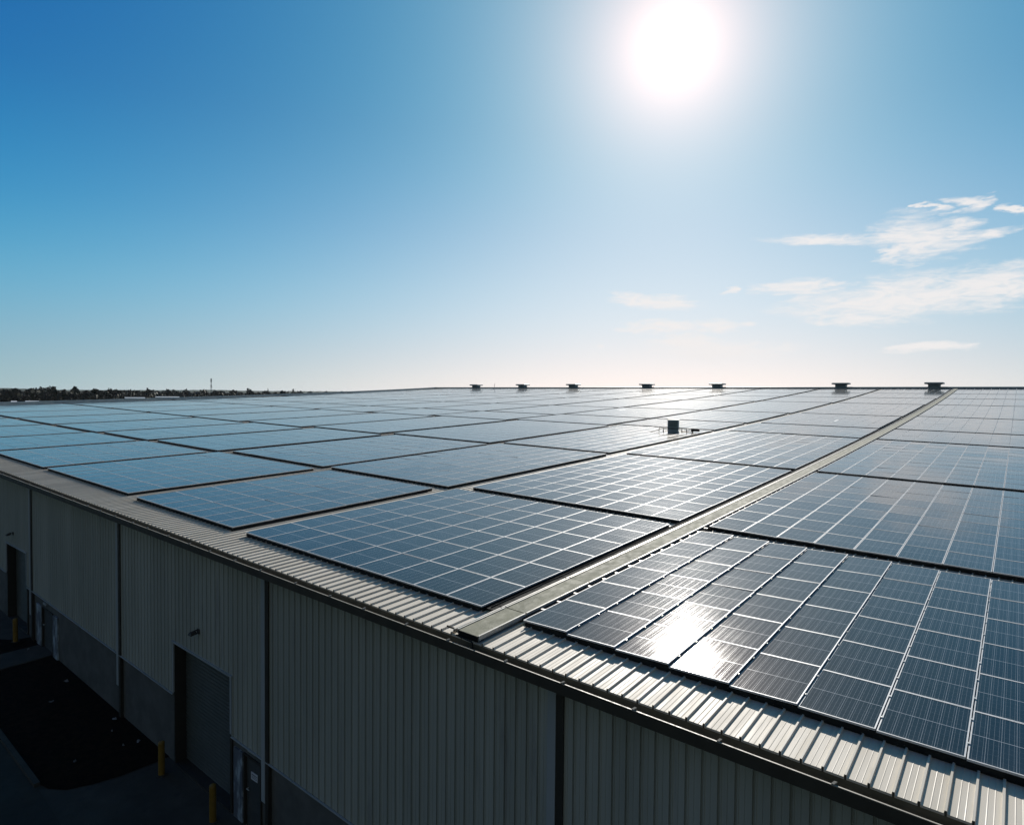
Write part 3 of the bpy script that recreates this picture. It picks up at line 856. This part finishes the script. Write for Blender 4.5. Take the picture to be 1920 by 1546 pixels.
rr = random.Random(5)
mb = MB()
for k in range(15000):
    az = rr.uniform(-84, -53)
    d = (520 if az < -70.2 else 700) + 1900 * rr.random() ** 2.0
    b0 = at(az, d)
    hmax = 7.5 + 3.2 * math.sin(az * 7.3) * math.sin(az * 2.1) + rr.uniform(-1, 1)
    c = b0 + Vector((0, 0, hmax * rr.random() ** .6))
    s = rr.uniform(1.2, 2.6)
    a = Vector((rr.gauss(0, 1), rr.gauss(0, 1), rr.gauss(0, .5))).normalized()
    b_ = Vector((rr.gauss(0, .4), rr.gauss(0, .4), 1)).normalized()
    mb.face([c - a * s - b_ * s * .5, c + a * s * .4 - b_ * s * .6, c + a * s + b_ * s * .3, c - a * s * .2 + b_ * s * .7])
for dd, hh in ((800, 6.3), (1150, 7.2), (1700, 8.0)):
    prev = None
    for k in range(330):
        az = -84.5 + k * .1
        h_ = hh * (.72 + .28 * math.sin(az * 11.3 + dd) * math.sin(az * 4.7) + rr.uniform(-.10, .10))
        a_ = at(az, dd); b_ = at(az, dd + 14, a_.z + h_); c_ = at(az, dd + 60, a_.z + h_ * .9); e_ = at(az, dd + 75)
        if prev:
            for q in range(3): mb.face([prev[q], (a_, b_, c_, e_)[q], (a_, b_, c_, e_)[q + 1], prev[q + 1]])
        prev = (a_, b_, c_, e_)
tag(mb.build('treeline', M['leaf']), 'dark scrub and distant treeline beyond the far left end of the roof', 'treeline', kind='stuff')

HAZE = 0.35e-4
hp = [(-95, .07), (-79.63, 0.087), (-76.84, 0.089), (-75.05, 0.036), (-73.18, 0.000), (-70.54, 0.011), (-67.01, 0.050), (-63.22, 0.114), (-61.24, 0.070), (-59.20, 0.070), (-56.67, 0.065), (-52.73, 0.091), (-45.87, 0.089), (-30, .05), (0, .03)]
mb = MB()
rr = random.Random(9)
pts = []
for (a0, e0), (a1, e1) in zip(hp[:-1], hp[1:]):
    n = max(2, int((a1 - a0) / .22))
    for k in range(n):
        f = k / n
        pts.append((a0 + (a1 - a0) * f, e0 + (e1 - e0) * f + rr.uniform(-.012, .014)))
rows = []
for az, el in pts:
    d = 4200
    top = CAM.z + math.tan(math.radians(el)) * d
    rows.append([at(az, 3000), at(az, 3600, -6 + (top + 6) * .7), at(az, d, top), at(az, 5200, top * .6), at(az, 6500)])
for r0, r1 in zip(rows[:-1], rows[1:]):
    for k in range(4): mb.face([r0[k], r1[k], r1[k + 1], r0[k + 1]])
tag(mb.build('hills', M['hill']), kind='structure')
hz, hnt, hb = new_mat('pale_air')
hnt.nodes.remove(hb)
pv = nd(hnt, 'ShaderNodeVolumePrincipled'); pv.inputs['Color'].default_value = (.80, .86, .92, 1); pv.inputs['Density'].default_value = HAZE
pv.inputs['Anisotropy'].default_value = .35
hnt.links.new(pv.outputs[0], hnt.nodes['Material Output'].inputs['Volume'])
mb = MB(); mb.box(-9100, 9100, -9100, 9100, -12, 30)
tag(mb.build('haze', hz), kind='stuff')

def shed(az0, az1, d, zt, label):
    a, b_ = at(az0, d), at(az1, d)
    t = (b_ - a); t.z = 0; L_ = t.length; t.normalize(); nrm = Vector((-t.y, t.x, 0))
    mid = (a + b_) / 2
    root = empty('white_shed', mid)
    g = mid.z; ht = zt - g
    mb = MB()
    def w_(u_, v_, z_): q = t * u_ + nrm * v_; return (q.x, q.y, z_)
    mb.hexa([w_(-L_ / 2, 0, 0), w_(L_ / 2, 0, 0), w_(L_ / 2, 9, 0), w_(-L_ / 2, 9, 0), w_(-L_ / 2, 0, ht - .55), w_(L_ / 2, 0, ht - .55), w_(L_ / 2, 9, ht - .55), w_(-L_ / 2, 9, ht - .55)])
    mb.build('shed_wall', M['shedwall'], root)
    mb = MB()
    e = .4
    mb.face([w_(-L_ / 2 - e, -e, ht - .6), w_(L_ / 2 + e, -e, ht - .6), w_(L_ / 2 + e, 4.5, ht), w_(-L_ / 2 - e, 4.5, ht)])
    mb.face([w_(-L_ / 2 - e, 4.5, ht), w_(L_ / 2 + e, 4.5, ht), w_(L_ / 2 + e, 9 + e, ht - .6), w_(-L_ / 2 - e, 9 + e, ht - .6)])
    mb.build('shed_roof', M['shedroof'], root)
    tag(root, label, 'shed', 'white roofed sheds beyond the warehouse')
shed(-76.20, -75.95, 500, -2.8, 'smallest white roofed shed near the left picture edge')
shed(-75.40, -74.70, 500, -2.75, 'white roofed shed below the pair of tall gums')
shed(-69.35, -68.05, 640, -1.55, 'long white roofed shed right of the trees at the roof edge')
shed(-67.3, -65.7, 680, -1.1, 'dimmer white roofed shed farthest right before the radio mast')

mb = MB()
b0 = at(-63.378, 900); top = CAM.z + math.tan(math.radians(1.006)) * 900
H = top - b0.z
for sx, sy in ((-1, -.6), (1, -.6), (0, 1.1)):
    mb.tube([(sx * 1.1, sy * 1.1, 0), (sx * .28, sy * .28, H)], .13, 5)
zz = 0; k = 0
while zz < H - 1:
    f = 1 - zz / H
    r = .28 + .82 * f
    q = [(-r, -.6 * r, zz), (r, -.6 * r, zz + 1.0), (0, 1.1 * r, zz + 2.0), (-r, -.6 * r, zz + 2.4)]
    mb.tube(q, .06, 4); zz += 1.6
root = empty('radio_mast', b0)
mb.build('mast_lattice', M['mast'], root)
for zf in (.99, .9, .68, .6):
    mb = MB()
    for t in range(3):
        a = t * 2.1 + zf * 9
        cx, cy = .75 * math.cos(a), .75 * math.sin(a)
        mb.box(cx - .22, cx + .22, cy - .22, cy + .22, H * zf - 1.5, H * zf)
    mb.build('antenna_panel', M['mast'], root)
tag(root, 'tall thin lattice radio mast standing on the horizon', 'mast')

# ------------------------------------------------------------------ sky, sun, camera
SUN_AZ, SUN_EL = -24.594, 27.497
sd = Vector((math.sin(math.radians(SUN_AZ)) * math.cos(math.radians(SUN_EL)), math.cos(math.radians(SUN_AZ)) * math.cos(math.radians(SUN_EL)), math.sin(math.radians(SUN_EL))))
w = bpy.data.worlds.new('World'); scene.world = w; w.use_nodes = True
nt = w.node_tree
bg = nt.nodes['Background']
sky = nd(nt, 'ShaderNodeTexSky', sky_type='NISHITA')
sky.sun_disc = False
sky.sun_elevation = math.radians(SUN_EL); sky.sun_rotation = math.radians(SUN_AZ)
sky.altitude = 50; sky.air_density = 1.0; sky.dust_density = 0.6; sky.ozone_density = 2.2
tc = nd(nt, 'ShaderNodeTexCoord')
nrmv = nd(nt, 'ShaderNodeVectorMath', operation='NORMALIZE'); nt.links.new(tc.outputs['Generated'], nrmv.inputs[0])
D = nrmv.outputs[0]
dp = nd(nt, 'ShaderNodeVectorMath', operation='DOT_PRODUCT'); nt.links.new(D, dp.inputs[0]); dp.inputs[1].default_value = sd
ang = mth(nt, 'MULTIPLY', mth(nt, 'ARCCOSINE', mth(nt, 'MINIMUM', dp.outputs['Value'], 0.999999)), 180 / PI)
def gexp(k, amp, power=1.0):
    return mth(nt, 'MULTIPLY', mth(nt, 'EXPONENT', mth(nt, 'MULTIPLY', mth(nt, 'POWER', mth(nt, 'DIVIDE', ang, k), power), -1.0)), amp)
sep = nd(nt, 'ShaderNodeSeparateXYZ'); nt.links.new(D, sep.inputs[0])
el = mth(nt, 'MULTIPLY', mth(nt, 'ARCSINE', sep.outputs[2]), 180 / PI)
az = mth(nt, 'MULTIPLY', mth(nt, 'ARCTAN2', sep.outputs[0], sep.outputs[1]), 180 / PI)
# clear air: deep azure aloft, pale towards the horizon
cr = nd(nt, 'ShaderNodeValToRGB'); cr.color_ramp.interpolation = 'B_SPLINE'
nt.links.new(mth(nt, 'DIVIDE', el, 90.0), cr.inputs[0])
stops = [(0, (.21, .385, .44)), (2.5, (.165, .35, .47)), (5, (.115, .335, .505)), (7.5, (.072, .315, .53)), (10.5, (.030, .26, .515)), (14, (.004, .185, .475)), (18, (.0, .125, .42)), (22, (.0, .070, .365)), (28, (.0, .032, .33)), (34, (.0, .008, .30)), (50, (0, .010, .15)), (90, (.012, .022, .060))]
els = cr.color_ramp.elements
while len(els) < len(stops): els.new(.5)
for e_, (a_, c_) in zip(els, stops): e_.position = max(0, a_ / 90); e_.color = (*c_, 1)
# unseen sky away from the sun, greyed so it lights the wall neutrally
back = ramp(nt, ang, 70.0, 120.0, 0.0, 1.0)
air = mixc(nt, mth(nt, 'MULTIPLY', back, 0.9), cr.outputs[0], (.128, .142, .122))
def vscale(v, k):
    n = nd(nt, 'ShaderNodeVectorMath', operation='SCALE')
    if isinstance(v, tuple): n.inputs[0].default_value = v
    else: nt.links.new(v, n.inputs[0])
    if isinstance(k, (int, float)): n.inputs['Scale'].default_value = k
    else: nt.links.new(k, n.inputs['Scale'])
    return n.outputs[0]
def vadd(a, b_):
    n = nd(nt, 'ShaderNodeVectorMath', operation='ADD'); nt.links.new(a, n.inputs[0]); nt.links.new(b_, n.inputs[1]); return n.outputs[0]
daz = mth(nt, 'DIVIDE', mth(nt, 'SUBTRACT', az, SUN_AZ), 42.0)
low = mth(nt, 'MULTIPLY', mth(nt, 'EXPONENT', mth(nt, 'MULTIPLY', mth(nt, 'MULTIPLY', daz, daz), -1.0)), mth(nt, 'EXPONENT', mth(nt, 'DIVIDE', mth(nt, 'MAXIMUM', el, 0.0), -9.0)))
skyc = vadd(vscale(air, 9.85), vscale(sky.outputs[0], 0.015))
skyc = vadd(skyc, vscale((1.22, .56, .40), gexp(5.6, 10.0)))
skyc = vadd(skyc, vscale((.36, .02, .0), gexp(11.0, 10.0)))
skyc = vadd(skyc, vscale((.0, .592, .413), gexp(26.0, 10.0)))
skyc = vadd(skyc, vscale((7.9, 3.5, 3.0), low))
dz2 = mth(nt, 'DIVIDE', mth(nt, 'SUBTRACT', az, SUN_AZ), 28.0)
de2 = mth(nt, 'DIVIDE', mth(nt, 'SUBTRACT', el, 10.0), 9.0)
midl = mth(nt, 'EXPONENT', mth(nt, 'MULTIPLY', mth(nt, 'ADD', mth(nt, 'MULTIPLY', dz2, dz2), mth(nt, 'MULTIPLY', de2, de2)), -1.0))
skyc = vadd(skyc, vscale((2.0, .35, .1), midl))
skyc = vadd(skyc, vscale((1.0, 1.0, 1.0), mth(nt, 'ADD', gexp(1.8, 2.5), gexp(1.1, 60.0, 2.0))))
# cirrus: elongated patches laid out in azimuth and elevation, broken up by stretched noise
clouds = [(-7.28, 7.47, 8.45, 0.51, 1.43), (-1.76, 7.99, 4.03, 0.2, 1.41), (-14.36, 8.81, 2.89, 0.07, 0.63), (-6.19, 11.84, 3.41, -0.22, 1.59), (-12.11, 12.3, 4.9, -0.39, 0.36), (-2.16, 11.6, 2.37, 0.07, 0.25), (-3.08, 13.86, 1.3, -0.08, 0.5), (-5.4, 13.95, 0.59, -0.08, 0.33), (-0.55, 13.07, 0.81, -0.07, 0.35), (-25.9, 8.03, 3.91, -0.49, 0.59), (-25.33, 5.89, 4.19, -0.07, 0.59), (-20.27, 5.84, 1.91, -0.05, 0.53), (-20.67, 3.84, 6.41, 0.04, 0.72), (-23.08, 4.54, 2.61, -0.04, 0.63), (-5.33, 3.88, 2.83, 0.14, 0.36), (-19.26, 8.75, 0.84, 0.05, 0.3), (-31.27, 4.26, 0.7, -0.0, 0.19), (-7.71, 10.85, 1.37, 0.32, 1.17), (-10.48, 6.02, 3.23, -0.15, 0.5),
          (9, 8.5, 7, .3, 1.3), (16, 13, 5, .2, .8), (24, 6, 9, .1, 1.0)]
cvec = nd(nt, 'ShaderNodeCombineXYZ')
nt.links.new(mth(nt, 'MULTIPLY', az, 0.16), cvec.inputs[0]); nt.links.new(mth(nt, 'MULTIPLY', el, 0.62), cvec.inputs[1])
n1 = noise(nt, cvec.outputs[0], 2.6, 10, 0.66, 1.2)
wa = nd(nt, 'ShaderNodeTexNoise'); wa.inputs['Scale'].default_value = 1.5; wa.inputs['Detail'].default_value = 7; wa.inputs['Roughness'].default_value = .62
nt.links.new(cvec.outputs[0], wa.inputs['Vector'])
ws_ = nd(nt, 'ShaderNodeSeparateColor'); nt.links.new(wa.outputs['Color'], ws_.inputs[0])
azw = mth(nt, 'ADD', az, mth(nt, 'MULTIPLY', mth(nt, 'SUBTRACT', ws_.outputs[0], 0.5), 9.0))
elw = mth(nt, 'SUBTRACT', ws_.outputs[1], 0.5)
mask = None
for (a0, e0, da, de, h) in clouds:
    L_ = math.hypot(da, de); ca, sa = da / L_, de / L_
    ua = mth(nt, 'SUBTRACT', azw, a0); ue = mth(nt, 'SUBTRACT', mth(nt, 'ADD', el, mth(nt, 'MULTIPLY', elw, min(2.6, 2.6 * h))), e0)
    p = mth(nt, 'DIVIDE', mth(nt, 'ADD', mth(nt, 'MULTIPLY', ua, ca), mth(nt, 'MULTIPLY', ue, sa)), L_ * 1.22)
    q = mth(nt, 'DIVIDE', mth(nt, 'SUBTRACT', mth(nt, 'MULTIPLY', ue, ca), mth(nt, 'MULTIPLY', ua, sa)), h * 1.42)
    r2 = mth(nt, 'ADD', mth(nt, 'MULTIPLY', p, p), mth(nt, 'MULTIPLY', q, q))
    mk = mth(nt, 'SUBTRACT', 1.0, r2, clamp=True)
    mask = mk if mask is None else mth(nt, 'MAXIMUM', mask, mk)
brk = mth(nt, 'MULTIPLY', mth(nt, 'MULTIPLY', mth(nt, 'SUBTRACT', n1, 0.5), 2.6), mth(nt, 'SQRT', mask))
dens = ramp(nt, mth(nt, 'ADD', mth(nt, 'MULTIPLY', mask, 1.15), brk), 0.03, 1.35, 0.0, 0.93)
cloudy = mixc(nt, dens, skyc, (8.9, 8.6, 8.5))
nt.links.new(cloudy, bg.inputs[0])
bg.inputs[1].default_value = 0.1

sl = bpy.data.lights.new('Sun', 'SUN'); sl.energy = 4.6; sl.angle = math.radians(0.53); sl.color = (1.0, 0.945, 0.87)
so = bpy.data.objects.new('Sun', sl); col.objects.link(so)
so.rotation_euler = (-sd).to_track_quat('-Z', 'Y').to_euler()

cam = bpy.data.cameras.new('Camera'); cam.sensor_fit = 'HORIZONTAL'; cam.sensor_width = 36; cam.lens = 1205.07 / 1920 * 36
cam.clip_start = .1; cam.clip_end = 20000
co = bpy.data.objects.new('Camera', cam); col.objects.link(co)
pitch, yaw, roll = 0.0287039, -0.6683932, 0.0093894
R0 = Vector((math.cos(yaw), -math.sin(yaw), 0)); F0 = Vector((math.sin(yaw), math.cos(yaw), 0)); U0 = Vector((0, 0, 1))
F2 = F0 * math.cos(pitch) - U0 * math.sin(pitch); U2 = F0 * math.sin(pitch) + U0 * math.cos(pitch)
R3 = R0 * math.cos(roll) + U2 * math.sin(roll); U3 = -R0 * math.sin(roll) + U2 * math.cos(roll)
mw = Matrix.Identity(4)
for i in range(3): mw[i][0], mw[i][1], mw[i][2], mw[i][3] = R3[i], U3[i], -F2[i], CAM[i]
co.matrix_world = mw
scene.camera = co
scene.view_settings.view_transform = 'Standard'; scene.view_settings.look = 'None'
scene.view_settings.exposure = 0.0; scene.view_settings.gamma = 1
